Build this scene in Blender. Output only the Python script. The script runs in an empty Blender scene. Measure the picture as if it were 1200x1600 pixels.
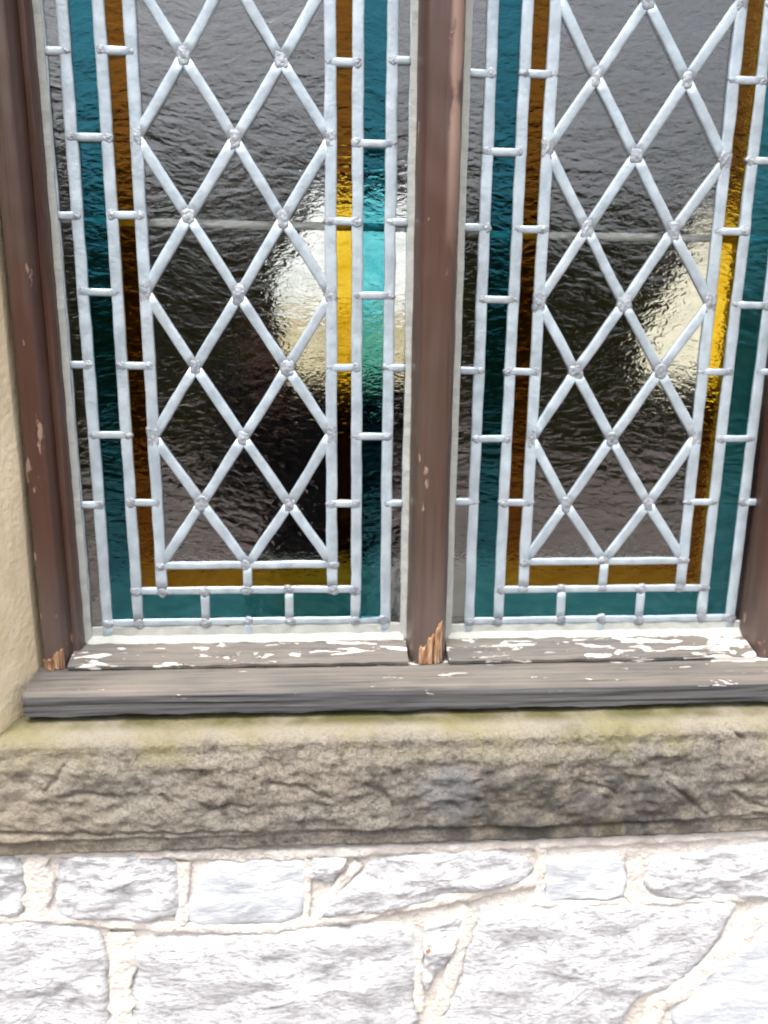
import bpy, bmesh, math, random
from mathutils import Vector, Matrix, noise
random.seed(7)
SC = bpy.context.scene
COL = SC.collection
RAD = math.radians

# ------------------------------------------------------------------ camera, sky, sun, exposure
CAM_F = 1200.0                                   # focal length in photo pixels (1200 x 1600)
CAM_P = Vector((0.08376, -0.73184, 0.22714))
P_, Y_, R_ = -0.2304987, -0.06883843, -0.01229625
CAM_M = Matrix.Rotation(Y_, 3, 'Z') @ Matrix.Rotation(P_, 3, 'X') @ Matrix.Rotation(R_, 3, 'Y')
cam = bpy.data.cameras.new('camera'); camo = bpy.data.objects.new('camera', cam); COL.objects.link(camo)
r_, f_, u_ = CAM_M.col[0], CAM_M.col[1], CAM_M.col[2]
m4 = Matrix.Identity(4)
for k in range(3):
    m4[k][0], m4[k][1], m4[k][2], m4[k][3] = r_[k], u_[k], -f_[k], CAM_P[k]
camo.matrix_world = m4
cam.sensor_fit = 'VERTICAL'; cam.sensor_height = 24.0; cam.lens = CAM_F / 1600 * 24
cam.clip_start = 0.02; cam.clip_end = 400
SC.camera = camo
cam.dof.use_dof = True; cam.dof.focus_distance = 0.56; cam.dof.aperture_fstop = 4.8      # hand-held phone, focus a little short

SUN_EL, SUN_AZ = RAD(70), RAD(205)               # azimuth clockwise from +Y: in front of the wall, to the left
world = bpy.data.worlds.new('World'); SC.world = world; world.use_nodes = True
wn = world.node_tree.nodes; wl = world.node_tree.links
bg = wn['Background']
sky = wn.new('ShaderNodeTexSky'); sky.sky_type = 'NISHITA'; sky.sun_disc = False
sky.sun_elevation = SUN_EL; sky.sun_rotation = SUN_AZ; sky.air_density = 1.0; sky.dust_density = 8.0; sky.ozone_density = 1.0
hs = wn.new('ShaderNodeHueSaturation'); hs.inputs['Saturation'].default_value = 0.45
wl.new(sky.outputs[0], hs.inputs['Color']); wl.new(hs.outputs[0], bg.inputs['Color'])
bg.inputs['Strength'].default_value = 0.15
sun = bpy.data.lights.new('sun', 'SUN'); sun.energy = 1.4; sun.angle = RAD(30); sun.color = (1, 0.96, 0.9)
suno = bpy.data.objects.new('sun', sun); COL.objects.link(suno)
sd = Vector((math.sin(SUN_AZ) * math.cos(SUN_EL), math.cos(SUN_AZ) * math.cos(SUN_EL), math.sin(SUN_EL)))
suno.rotation_euler = (-sd).to_track_quat('-Z', 'Y').to_euler(); suno.location = sd * 20
vs = SC.view_settings
vs.view_transform = 'Standard'; vs.look = 'None'; vs.gamma = 1.0; vs.use_curve_mapping = False
vs.exposure = 1.45
SC.cycles.max_bounces = 14; SC.cycles.transmission_bounces = 12; SC.cycles.glossy_bounces = 6
SC.cycles.sample_clamp_indirect = 6.0; SC.cycles.filter_width = 1.8

def at(px, py, Y=0.0):
    """photo pixel -> point on the upright plane y = Y"""
    d = CAM_M @ Vector(((px - 600) / CAM_F, 1, -(py - 800) / CAM_F))
    return CAM_P + d * ((Y - CAM_P.y) / d.y)

# ------------------------------------------------------------------ material helpers
class N:
    def __init__(s, name):
        s.m = bpy.data.materials.new(name); s.m.use_nodes = True
        s.t = s.m.node_tree; s.p = s.t.nodes['Principled BSDF']; s.out = s.t.nodes['Material Output']
        s.co = s.t.nodes.new('ShaderNodeTexCoord').outputs['Object']
    def link(s, a, b): s.t.links.new(a, b)
    def put(s, sock, v):
        if hasattr(v, 'is_linked') or isinstance(v, bpy.types.NodeSocket): s.link(v, sock)
        else:
            if isinstance(v, tuple) and len(v) == 3 and sock.type == 'RGBA': v = v + (1,)
            sock.default_value = v
    def map(s, scale, loc=(0, 0, 0), rot=(0, 0, 0)):
        n = s.t.nodes.new('ShaderNodeMapping'); s.link(s.co, n.inputs[0])
        n.inputs['Scale'].default_value = scale; n.inputs['Location'].default_value = loc; n.inputs['Rotation'].default_value = rot
        return n.outputs[0]
    def noise(s, scale, vec=None, det=5, rough=0.55, dist=0.0):
        n = s.t.nodes.new('ShaderNodeTexNoise'); s.link(vec if vec is not None else s.co, n.inputs['Vector'])
        n.inputs['Scale'].default_value = scale; n.inputs['Detail'].default_value = det
        n.inputs['Roughness'].default_value = rough; n.inputs['Distortion'].default_value = dist
        return n.outputs[0]
    def voro(s, scale, vec=None, feat='F1'):
        n = s.t.nodes.new('ShaderNodeTexVoronoi'); n.feature = feat; s.link(vec if vec is not None else s.co, n.inputs['Vector'])
        n.inputs['Scale'].default_value = scale
        return n.outputs['Distance']
    def ramp(s, fac, stops):
        n = s.t.nodes.new('ShaderNodeValToRGB'); s.link(fac, n.inputs[0]); e = n.color_ramp.elements
        while len(e) < len(stops): e.new(0.5)
        for el, (p, c) in zip(e, stops):
            el.position = p; el.color = (c, c, c, 1) if isinstance(c, (int, float)) else tuple(c) + (1,)
        return n.outputs[0]
    def mix(s, fac, a, b, mode='MIX'):
        n = s.t.nodes.new('ShaderNodeMix'); n.data_type = 'RGBA'; n.blend_type = mode
        s.put(n.inputs[0], fac); s.put(n.inputs[6], a); s.put(n.inputs[7], b)
        return n.outputs[2]
    def math(s, op, a, b=0.0, clamp=False):
        n = s.t.nodes.new('ShaderNodeMath'); n.operation = op; n.use_clamp = clamp
        s.put(n.inputs[0], a); s.put(n.inputs[1], b)
        return n.outputs[0]
    def rng(s, v, a, b, c=0.0, d=1.0):
        n = s.t.nodes.new('ShaderNodeMapRange'); n.interpolation_type = 'SMOOTHSTEP'
        s.put(n.inputs[0], v)
        for k, x in enumerate((a, b, c, d)): n.inputs[1 + k].default_value = x
        return n.outputs[0]
    def xyz(s):
        n = s.t.nodes.new('ShaderNodeSeparateXYZ'); s.link(s.co, n.inputs[0]); return n.outputs
    def bump(s, h, strength=0.3, dist=0.01, prev=None):
        n = s.t.nodes.new('ShaderNodeBump'); s.link(h, n.inputs['Height'])
        n.inputs['Strength'].default_value = strength; n.inputs['Distance'].default_value = dist
        if prev is not None: s.link(prev, n.inputs['Normal'])
        return n.outputs[0]
    def set(s, **k):
        for a, v in k.items():
            s.put(s.p.inputs[{'color': 'Base Color', 'rough': 'Roughness', 'metal': 'Metallic', 'normal': 'Normal', 'ior': 'IOR',
                              'trans': 'Transmission Weight', 'spec': 'Specular IOR Level', 'coat': 'Coat Weight', 'tint': 'Specular Tint'}[a]], v)
        return s.m

def mat_lead():
    n = N('lead')
    a = n.noise(60, det=6); b = n.noise(9, det=3)
    c = n.mix(n.ramp(a, [(0.35, 0), (0.7, 1)]), (0.29, 0.35, 0.40), (0.43, 0.51, 0.57))
    c = n.mix(n.ramp(b, [(0.45, 0), (0.8, 0.5)]), c, (0.32, 0.33, 0.345))
    return n.set(color=c, rough=n.ramp(a, [(0.3, 0.34), (0.7, 0.5)]), metal=0.35, normal=n.bump(n.noise(220, det=4), 0.25, 0.002))
def mat_solder():
    n = N('solder')
    a = n.noise(120, det=5)
    c = n.mix(n.ramp(a, [(0.35, 0), (0.65, 1)]), (0.18, 0.20, 0.225), (0.33, 0.365, 0.405))
    return n.set(color=c, rough=0.5, metal=0.4, normal=n.bump(n.noise(330, det=4), 0.7, 0.002))
def mat_glass(name, col, waves=1.0, tint=(1, 1, 1)):
    n = N(name)
    # every pane is cut from another part of the sheet
    oi = n.t.nodes.new('ShaderNodeObjectInfo'); vm = n.t.nodes.new('ShaderNodeVectorMath'); vm.operation = 'MULTIPLY_ADD'
    n.link(oi.outputs['Random'], vm.inputs[0]); vm.inputs[1].default_value = (7.3, 0.0, 11.9); n.link(n.co, vm.inputs[2])
    vr = n.t.nodes.new('ShaderNodeVectorRotate'); vr.rotation_type = 'Y_AXIS'; n.link(vm.outputs[0], vr.inputs['Vector'])
    n.link(n.math('MULTIPLY', n.math('SUBTRACT', oi.outputs['Random'], 0.5), 0.5), vr.inputs['Angle'])
    n.co = vr.outputs[0]
    # rolled glass: ripples that run across the pane, softer swells under them; streaks of deeper and paler colour
    v = n.map((105, 60, 215)); a = n.noise(1.0, v, det=2, rough=0.5, dist=0.5)
    v2 = n.map((24, 30, 62)); b = n.noise(1.0, v2, det=2, dist=0.3)
    h = n.math('ADD', n.math('MULTIPLY', a, 0.75), n.math('MULTIPLY', b, 1.4))
    st = n.noise(1.0, n.map((30, 30, 75), (2, 5, 1)), det=4, dist=0.8)
    pale = tuple(min(1.0, c * 1.08 + 0.02) for c in col); deep = tuple(c * c ** 0.25 * 0.92 for c in col)
    return n.set(color=n.mix(n.ramp(st, [(0.35, 0), (0.65, 1)]), deep, pale), rough=0.03, trans=1.0, ior=1.8, normal=n.bump(h, 0.25 * waves, 0.0016), tint=tint)
def mat_thin_glass():
    n = N('clear_window_glass')
    tr = n.t.nodes.new('ShaderNodeBsdfTransparent'); tr.inputs[0].default_value = (0.9, 0.93, 0.92, 1)
    gl = n.t.nodes.new('ShaderNodeBsdfGlossy'); gl.inputs['Roughness'].default_value = 0.02
    fr = n.t.nodes.new('ShaderNodeFresnel'); fr.inputs[0].default_value = 1.45
    mx = n.t.nodes.new('ShaderNodeMixShader')
    n.link(fr.outputs[0], mx.inputs[0]); n.link(tr.outputs[0], mx.inputs[1]); n.link(gl.outputs[0], mx.inputs[2])
    n.link(mx.outputs[0], n.out.inputs[0])
    return n.m
def mat_brown_paint():
    n = N('brown_gloss_paint')
    x, y, z = n.xyz()
    big = n.noise(9, n.map((1, 1, 0.25)), det=4); fine = n.noise(60, n.map((1, 1, 0.06)), det=6)
    c = n.mix(n.ramp(big, [(0.35, 0), (0.65, 1)]), (0.060, 0.024, 0.015), (0.058, 0.034, 0.025))
    c = n.mix(n.ramp(fine, [(0.5, 0), (0.72, 0.5)]), c, (0.095, 0.07, 0.058))
    str_ = n.noise(230, n.map((1, 1, 0.025), (2, 1, 0)), det=5)
    c = n.mix(n.ramp(str_, [(0.36, 0.6), (0.47, 0)]), c, (0.03, 0.014, 0.010))
    low = n.rng(z, 0.06, -0.07)                          # weathered, greyer foot
    c = n.mix(n.math('MULTIPLY', low, 0.75), c, n.mix(fine, (0.055, 0.036, 0.03), (0.13, 0.10, 0.09)))
    chip = n.ramp(n.noise(70, n.map((1, 1, 0.35)), det=5, rough=0.6), [(0.66, 0), (0.685, 1)])
    edge = n.rng(n.math('ABSOLUTE', n.math('SUBTRACT', x, 0.189)), 0.009, 0.003)
    up = n.rng(z, 0.26, 0.40)
    ch2 = n.math('MULTIPLY', edge, n.math('MULTIPLY', up, n.ramp(n.noise(45, n.map((1, 1, 0.3)), det=5), [(0.47, 0), (0.55, 0.8)])))
    m = n.math('MAXIMUM', n.math('MULTIPLY', chip, 0.8), ch2)
    c = n.mix(m, c, (0.25, 0.165, 0.13))
    rg = n.math('ADD', n.ramp(fine, [(0.3, 0.27), (0.7, 0.42)]), n.math('MULTIPLY', m, 0.4))
    b = n.bump(n.math('ADD', n.math('ADD', fine, n.math('MULTIPLY', str_, 0.7)), n.math('MULTIPLY', m, 0.8)), 0.5, 0.0015)
    return n.set(color=c, rough=rg, normal=b, spec=0.5)
def mat_grey_timber():
    n = N('weathered_timber')
    x, y, z = n.xyz()
    grain = n.noise(1.0, n.map((9, 330, 330)), det=7, rough=0.62, dist=0.5)
    crack = n.noise(1.0, n.map((5, 240, 240), (3, 1, 2)), det=4, dist=0.8)
    blot = n.noise(14, n.map((0.6, 1.4, 1.4)), det=4)
    c = n.mix(n.ramp(grain, [(0.3, 0), (0.7, 1)]), (0.050, 0.047, 0.044), (0.135, 0.126, 0.117))
    c = n.mix(n.ramp(blot, [(0.4, 0), (0.65, 0.6)]), c, (0.160, 0.138, 0.118))
    fr = n.rng(z, -0.0965, -0.0990)                       # front face: shade put into the colour, darker and bluer than the top
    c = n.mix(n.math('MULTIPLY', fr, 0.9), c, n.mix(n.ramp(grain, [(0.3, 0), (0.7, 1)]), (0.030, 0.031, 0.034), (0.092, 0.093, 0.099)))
    ck = n.ramp(crack, [(0.30, 1), (0.36, 0)])
    c = n.mix(n.math('MULTIPLY', ck, 0.75), c, (0.03, 0.026, 0.024))
    # remains of white paint: mostly on the bead under the glass, more to the right and by the mullion
    fl = n.noise(1.0, n.map((26, 110, 170), (5, 2, 9)), det=7, rough=0.62, dist=0.7)
    on_bead = n.rng(y, -0.044, -0.038)
    right = n.rng(x, 0.2, 0.5)
    atm = n.rng(n.math('ABSOLUTE', n.math('SUBTRACT', x, 0.19)), 0.09, 0.02)
    left_end = n.rng(x, -0.12, -0.18)
    top = n.rng(y, -0.080, -0.076)
    bias = n.math('ADD', n.math('MULTIPLY', on_bead, 0.085), n.math('MULTIPLY', right, 0.045))
    bias = n.math('ADD', bias, n.math('MULTIPLY', atm, 0.03))
    bias = n.math('ADD', bias, n.math('MULTIPLY', n.math('MULTIPLY', n.rng(x, 0.44, 0.53), top), 0.07))
    pm = n.rng(n.math('ADD', fl, bias), 0.672, 0.685)
    pm = n.math('MULTIPLY', pm, n.rng(z, -0.104, -0.098))
    c = n.mix(pm, c, n.mix(blot, (0.48, 0.44, 0.41), (0.66, 0.63, 0.60)))
    h = n.math('ADD', n.math('MULTIPLY', grain, 0.6), n.math('MULTIPLY', ck, -0.8))
    h = n.math('ADD', h, n.math('MULTIPLY', pm, 0.7))
    return n.set(color=c, rough=0.8, normal=n.bump(h, 0.8, 0.0016), spec=0.3)
def mat_raw_wood():
    n = N('bare_broken_wood')
    g = n.noise(1.0, n.map((420, 420, 22)), det=6, dist=0.4)
    c = n.ramp(g, [(0.25, (0.06, 0.03, 0.018)), (0.40, (0.24, 0.125, 0.065)), (0.56, (0.37, 0.23, 0.135)), (0.70, (0.46, 0.36, 0.28))])
    return n.set(color=c, rough=0.85, normal=n.bump(g, 0.9, 0.003), spec=0.2)
def mat_putty():
    n = N('old_putty')
    a = n.noise(70, det=6)
    return n.set(color=n.mix(a, (0.24, 0.255, 0.235), (0.36, 0.375, 0.355)), rough=0.8, normal=n.bump(n.noise(150, det=5), 0.5, 0.002))
def mat_stone_sill():
    n = N('weathered_sandstone')
    x, y, z = n.xyz()
    a = n.noise(26, det=8, rough=0.65); b = n.noise(7, det=4); f = n.noise(300, det=6, rough=0.8); dk = n.noise(48, det=7, rough=0.75)
    c = n.mix(n.ramp(a, [(0.3, 0), (0.7, 1)]), (0.29, 0.25, 0.20), (0.48, 0.44, 0.37))
    c = n.mix(n.ramp(b, [(0.42, 0), (0.62, 0.6)]), c, (0.35, 0.34, 0.315))
    c = n.mix(n.ramp(f, [(0.36, 0.7), (0.54, 0)]), c, (0.11, 0.10, 0.09))
    c = n.mix(n.ramp(dk, [(0.36, 0.8), (0.48, 0)]), c, (0.09, 0.083, 0.073))
    c = n.mix(n.ramp(dk, [(0.62, 0), (0.75, 0.5)]), c, (0.50, 0.46, 0.39))
    warm = n.rng(x, -0.02, -0.24)
    c = n.mix(n.math('MULTIPLY', warm, 0.45), c, (0.43, 0.37, 0.27))
    # sooty stain on the right half, bluish worn spot in the middle
    st = n.math('MULTIPLY', n.rng(x, 0.08, 0.24), n.rng(x, 0.52, 0.38))
    st = n.math('MULTIPLY', st, n.rng(z, -0.140, -0.185))
    c = n.mix(n.math('MULTIPLY', st, n.ramp(n.noise(38, det=6), [(0.38, 0.1), (0.55, 0.9)])), c, (0.105, 0.102, 0.095))
    dx = n.math('DIVIDE', n.math('SUBTRACT', x, 0.19), 0.032); dz = n.math('DIVIDE', n.math('SUBTRACT', z, -0.185), 0.032)
    rr = n.math('ADD', n.math('MULTIPLY', dx, dx), n.math('MULTIPLY', dz, dz))
    c = n.mix(n.math('MULTIPLY', n.rng(rr, 1.3, 0.1), 0.5), c, (0.25, 0.265, 0.285))
    # paler wash and yellow-green lichen along the top
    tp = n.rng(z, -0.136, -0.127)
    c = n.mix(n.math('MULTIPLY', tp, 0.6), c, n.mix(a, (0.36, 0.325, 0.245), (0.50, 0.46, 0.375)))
    li = n.math('MULTIPLY', n.rng(z, -0.165, -0.135), n.ramp(n.noise(13, det=5), [(0.46, 0), (0.62, 0.7)]))
    c = n.mix(li, c, (0.30, 0.27, 0.12))
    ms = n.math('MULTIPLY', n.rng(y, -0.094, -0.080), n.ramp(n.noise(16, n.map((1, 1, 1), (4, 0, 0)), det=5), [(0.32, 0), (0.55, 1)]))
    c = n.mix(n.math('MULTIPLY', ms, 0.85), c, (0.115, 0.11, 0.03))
    gm = n.math('MULTIPLY', n.rng(x, 0.22, 0.32), n.math('MULTIPLY', n.rng(x, 0.45, 0.38), n.ramp(n.noise(30, det=5), [(0.5, 0), (0.65, 0.6)])))
    c = n.mix(gm, c, (0.17, 0.165, 0.085))
    h = n.math('ADD', n.math('MULTIPLY', a, 1.0), n.math('MULTIPLY', f, 0.9))
    return n.set(color=c, rough=0.92, normal=n.bump(h, 1.0, 0.007), spec=0.2)
def mat_wall_stone(name, seed, smooth=False):
    n = N(name)
    a = n.noise(1.0, n.map((20, 20, 46), (seed, seed * 2, 0), (0, 0.25, 0)), det=8, rough=0.68, dist=0.5)
    f = n.noise(1.0, n.map((90, 90, 210), (seed, 0, 0), (0, 0.2, 0)), det=6, rough=0.7)
    c = n.mix(n.ramp(a, [(0.3, 0), (0.6, 1)]), (0.46, 0.47, 0.49), (0.73, 0.75, 0.785))
    if not smooth:
        c = n.mix(n.math('MULTIPLY', n.ramp(f, [(0.38, 1), (0.52, 0)]), 0.62), c, (0.24, 0.24, 0.25))
        sp = n.ramp(n.noise(34, n.map((1, 1, 1), (seed * 3, 0, 1)), det=2), [(0.775, 0), (0.785, 1)])
        c = n.mix(sp, c, (0.33, 0.16, 0.10))
    if smooth: c = n.mix(n.ramp(f, [(0.4, 0.5), (0.6, 0)]), n.mix(1.0, c, (0.86, 0.90, 0.94), 'MULTIPLY'), (0.42, 0.44, 0.46))
    h = n.math('ADD', a, n.math('MULTIPLY', f, 0.55))
    return n.set(color=c, rough=0.9, normal=n.bump(h, 0.45 if smooth else 1.0, 0.008), spec=0.2)
def mat_mortar():
    n = N('cream_mortar')
    a = n.noise(30, det=7, rough=0.65); f = n.noise(240, det=4)
    c = n.mix(n.ramp(a, [(0.3, 0), (0.65, 1)]), (0.52, 0.485, 0.435), (0.72, 0.695, 0.655))
    return n.set(color=c, rough=0.95, normal=n.bump(n.math('ADD', a, n.math('MULTIPLY', f, 0.4)), 0.8, 0.006), spec=0.15)
def mat_cream_stone():
    n = N('cream_dressed_stone')
    a = n.noise(15, det=6); f = n.noise(140, det=5)
    c = n.mix(n.ramp(a, [(0.35, 0), (0.65, 1)]), (0.62, 0.52, 0.34), (0.74, 0.65, 0.48))
    return n.set(color=c, rough=0.9, normal=n.bump(f, 0.5, 0.003), spec=0.2)
def mat_plain(name, c1, c2, scale=8, rough=0.85, bump=0.3, dist=0.01):
    n = N(name); a = n.noise(scale, det=6)
    return n.set(color=n.mix(n.ramp(a, [(0.3, 0), (0.7, 1)]), c1, c2), rough=rough, normal=n.bump(a, bump, dist), spec=0.3)

M = dict(lead=mat_lead(), solder=mat_solder(),
         clear=mat_glass('clear_rippled_glass', (0.93, 0.95, 0.93)),
         teal=mat_glass('teal_rippled_glass', (0.14, 0.60, 0.69), 1.2, (0.17, 0.62, 0.76)),
         amber=mat_glass('amber_rippled_glass', (0.88, 0.57, 0.04), 1.2, (0.62, 0.30, 0.07)),
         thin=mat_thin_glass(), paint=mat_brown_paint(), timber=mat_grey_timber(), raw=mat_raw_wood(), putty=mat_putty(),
         sill=mat_stone_sill(), mortar=mat_mortar(), cream=mat_cream_stone(),
         ws=[mat_wall_stone('pale_wall_stone', 1.7), mat_wall_stone('pale_wall_stone_streaked', 6.1), mat_wall_stone('smooth_pale_stone', 3.3, True)],
         pale=mat_plain('pale_limewashed_stone', (0.68, 0.64, 0.56), (0.82, 0.79, 0.73), 40, 0.9, 0.8, 0.004),
         curtain=mat_plain('dark_red_curtain', (0.20, 0.045, 0.028), (0.34, 0.11, 0.07), 30, 0.9),
         slate=mat_plain('slate', (0.06, 0.065, 0.07), (0.12, 0.125, 0.13), 9, 0.7),
         ochre=mat_plain('ochre_limewash', (0.36, 0.30, 0.18), (0.56, 0.49, 0.33), 2.5),
         render=mat_plain('white_render', (0.50, 0.51, 0.51), (0.82, 0.83, 0.83), 1.3),
         iron=mat_plain('pale_painted_iron', (0.58, 0.61, 0.59), (0.72, 0.75, 0.73), 60, 0.55),
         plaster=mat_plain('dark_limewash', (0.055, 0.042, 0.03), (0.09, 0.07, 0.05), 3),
         creamwall=mat_plain('cream_limewash', (0.62, 0.56, 0.43), (0.74, 0.69, 0.56), 6),
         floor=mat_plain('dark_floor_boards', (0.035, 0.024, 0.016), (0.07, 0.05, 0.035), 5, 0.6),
         white=mat_plain('white_joinery', (0.80, 0.80, 0.78), (0.86, 0.86, 0.85), 20, 0.5, 0.1),
         ground=mat_plain('pinkish_gravel', (0.16, 0.135, 0.125), (0.30, 0.265, 0.25), 30, 0.95, 0.8, 0.03),
         bark=mat_plain('bark', (0.05, 0.035, 0.025), (0.11, 0.085, 0.06), 12, 0.95, 0.8, 0.05),
         leaf=mat_plain('dark_foliage', (0.05, 0.055, 0.012), (0.11, 0.115, 0.028), 2, 0.6, 0.0),
         cloth=mat_plain('black_cloth', (0.008, 0.008, 0.011), (0.018, 0.017, 0.022), 40, 0.95),
         skin=mat_plain('skin', (0.42, 0.25, 0.18), (0.50, 0.31, 0.23), 20, 0.55, 0.1),
         hair=mat_plain('brown_hair', (0.05, 0.026, 0.015), (0.10, 0.055, 0.03), 60, 0.6),
         black=mat_plain('black_plastic', (0.01, 0.01, 0.012), (0.016, 0.016, 0.018), 30, 0.3, 0.05))

# ------------------------------------------------------------------ object helpers
def obj(name, me, mat, parent=None, smooth=False):
    if isinstance(me, bmesh.types.BMesh):
        bm = me; me = bpy.data.meshes.new(name); bm.to_mesh(me); bm.free()
    o = bpy.data.objects.new(name, me); COL.objects.link(o)
    if mat and not me.materials: me.materials.append(mat)
    if parent: o.parent = parent
    if smooth:
        for p in me.polygons: p.use_smooth = True
    return o
def mesh(name, v, f):
    me = bpy.data.meshes.new(name); me.from_pydata([tuple(x) for x in v], [], f); me.validate(); me.update(); return me
def tag(o, label=None, cat=None, group=None, kind=None):
    for k, v in (('label', label), ('category', cat), ('group', group), ('kind', kind)):
        if v: o[k] = v
    return o
def empty(name, loc=(0, 0, 0)):
    o = bpy.data.objects.new(name, None); COL.objects.link(o); o.location = loc; o.empty_display_size = 0.05; return o
def fix(bm): bmesh.ops.recalc_face_normals(bm, faces=bm.faces[:]); return bm
def box_bm(lo, hi, bev=0.0, bm=None):
    own = bm is None
    b = bm if bm is not None else bmesh.new()
    c = [(x, y, z) for x in (lo[0], hi[0]) for y in (lo[1], hi[1]) for z in (lo[2], hi[2])]
    v = [b.verts.new(p) for p in c]
    fs = [b.faces.new([v[i] for i in q]) for q in ((0, 1, 3, 2), (4, 6, 7, 5), (0, 4, 5, 1), (2, 3, 7, 6), (0, 2, 6, 4), (1, 5, 7, 3))]
    if bev: bmesh.ops.bevel(b, geom=list({e for f in fs for e in f.edges}), offset=bev, segments=2, affect='EDGES')
    return fix(b)
def child(name, me, mat, par, smooth=False):
    """a part whose mesh is in world coordinates, under an Empty that may sit elsewhere"""
    o = obj(name, me, mat, par, smooth)
    o.location = tuple(-c for c in par.location) if par.type == 'EMPTY' else (0, 0, 0)
    return o
def sweep(profile, axis, a, b, n, jit=0.0, seed=0.0, freq=40.0):
    """closed profile swept along x or z from a to b with slightly uneven faces"""
    v, f = [], []; m = len(profile)
    for i in range(n + 1):
        t = a + (b - a) * i / n
        for (p, q) in profile:
            if axis == 'x': w = Vector((t, p, q))
            else: w = Vector((p, q, t))
            if jit:
                d = noise.noise_vector(Vector((w.x, w.y, w.z)) * freq + Vector((seed, seed, seed))) * jit
                if axis == 'x': d.x = 0
                else: d.z = 0
                w = w + d
            v.append(w)
    for i in range(n):
        for k in range(m):
            k2 = (k + 1) % m; f.append((i * m + k, i * m + k2, (i + 1) * m + k2, (i + 1) * m + k))
    f.append(tuple(range(m))); f.append(tuple(n * m + k for k in reversed(range(m))))
    bm = bmesh.new(); bm.from_mesh(mesh('tmp', v, f)); return fix(bm)

# ------------------------------------------------------------------ setting: ground, room
G_Z = -1.30
bm = bmesh.new(); box_bm((-150, -150, G_Z - 0.3), (150, 150, G_Z), 0, bm)
tag(obj('ground', bm, M['ground']), kind='structure')

WX0, WX1 = -0.196, 0.552          # masonry opening
WZ0, WZ1 = -0.240, 0.79
WF, WB = -0.094, 0.24             # mortar face, inner face
RX0, RX1, RY1, RZ1 = -1.6, 3.2, 3.1, 1.55
FA = [at(405, 600, 3.1), at(700, 290, 3.1)]
FB = [at(985, 605, 3.1), at(1290, 330, 3.1)]
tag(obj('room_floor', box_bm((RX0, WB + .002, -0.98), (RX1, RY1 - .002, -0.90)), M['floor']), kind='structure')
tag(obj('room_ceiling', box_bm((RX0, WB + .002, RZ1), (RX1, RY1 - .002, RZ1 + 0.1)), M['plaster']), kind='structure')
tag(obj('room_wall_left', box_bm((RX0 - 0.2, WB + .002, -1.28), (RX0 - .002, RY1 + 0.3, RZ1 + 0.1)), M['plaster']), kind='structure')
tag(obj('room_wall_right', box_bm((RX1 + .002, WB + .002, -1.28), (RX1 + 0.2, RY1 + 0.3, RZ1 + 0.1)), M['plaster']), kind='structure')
bm = bmesh.new()
xs = [RX0, FA[0].x, FA[1].x, FB[0].x, min(FB[1].x, RX1 - 0.05), RX1]
zt = FA[1].z; zb = FA[0].z - 0.08
box_bm((xs[0], RY1, zt), (xs[5], RY1 + 0.3, RZ1 + 0.1), 0, bm)
box_bm((xs[0], RY1, -1.28), (xs[5], RY1 + 0.3, zb), 0, bm)
for a, b in ((0, 1), (2, 3), (4, 5)): box_bm((xs[a], RY1, zb), (xs[b], RY1 + 0.3, zt), 0, bm)
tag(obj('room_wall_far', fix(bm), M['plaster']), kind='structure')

def far_window(x0, x1, zsill, ztop, label):
    t = empty('far_window', ((x0 + x1) / 2, RY1 + 0.2, zb))
    # sloping cream inner sill
    v = [(x, y, z) for x in (x0 + .002, x1 - .002) for (y, z) in ((RY1 + .002, zb + .002), (RY1 + .298, zb + .002), (RY1 + .298, zsill), (RY1 + .22, zsill), (RY1 + .002, zb + 0.04))]
    f = [(0, 1, 2, 3, 4), (9, 8, 7, 6, 5)] + [(k, k + 5, (k + 1) % 5 + 5, (k + 1) % 5) for k in range(5)]
    b = bmesh.new(); b.from_mesh(mesh('t', v, f)); child('inner_sill', fix(b), M['creamwall'], t)
    b = bmesh.new(); w = 0.04; y0, y1 = RY1 + .225, RY1 + .275
    box_bm((x0 + .003, y0, zsill + .002), (x0 + w, y1, ztop - .003), 0, b); box_bm((x1 - w, y0, zsill + .002), (x1 - .003, y1, ztop - .003), 0, b)
    box_bm((x0 + w + .001, y0, zsill + .002), (x1 - w - .001, y1, zsill + w), 0, b); box_bm((x0 + w + .001, y0, ztop - w), (x1 - w - .001, y1, ztop - .003), 0, b)
    child('frame', fix(b), M['white'], t)
    child('pane', box_bm((x0 + w + .001, RY1 + .247, zsill + w + .001), (x1 - w - .001, RY1 + .251, ztop - w - .001)), M['thin'], t)
    return tag(t, label, 'window', 'windows in the far wall of the room')
far_window(xs[1], xs[2], FA[0].z, zt, 'bright window of the room seen blurred through the left leaded panel')
far_window(xs[3], xs[4], FB[0].z, zt, 'bright window of the room seen blurred through the right leaded panel')

def curtain(edge, x_out, zt_, zb_, yc, label):
    """tied-back curtain: edge gives the free side at several heights, folds run from the rail"""
    nz, nf = 30, 40; v, f = [], []
    for i in range(nz + 1):
        z = zt_ + (zb_ - zt_) * i / nz
        k = 0
        while k < len(edge) - 2 and z < edge[k + 1][1]: k += 1
        (xa, za), (xb, zb2) = edge[k], edge[k + 1]; t = max(0, min(1, (z - za) / (zb2 - za))); t = t * t * (3 - 2 * t); xe = xa + (xb - xa) * t
        for j in range(nf + 1):
            u = j / nf; v.append((x_out + (xe - x_out) * u, yc + 0.022 * math.sin(u * 34 + 0.6 * math.sin(i * .2)), z))
    for i in range(nz):
        for j in range(nf): a = i * (nf + 1) + j; f.append((a, a + 1, a + nf + 2, a + nf + 1))
    b = bmesh.new(); b.from_mesh(mesh('t', v, f)); fix(b)
    bmesh.ops.solidify(b, geom=b.faces[:], thickness=0.004)
    return tag(obj('curtain', b, M['curtain'], None, True), label, 'curtain', 'tied back curtains')
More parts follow.
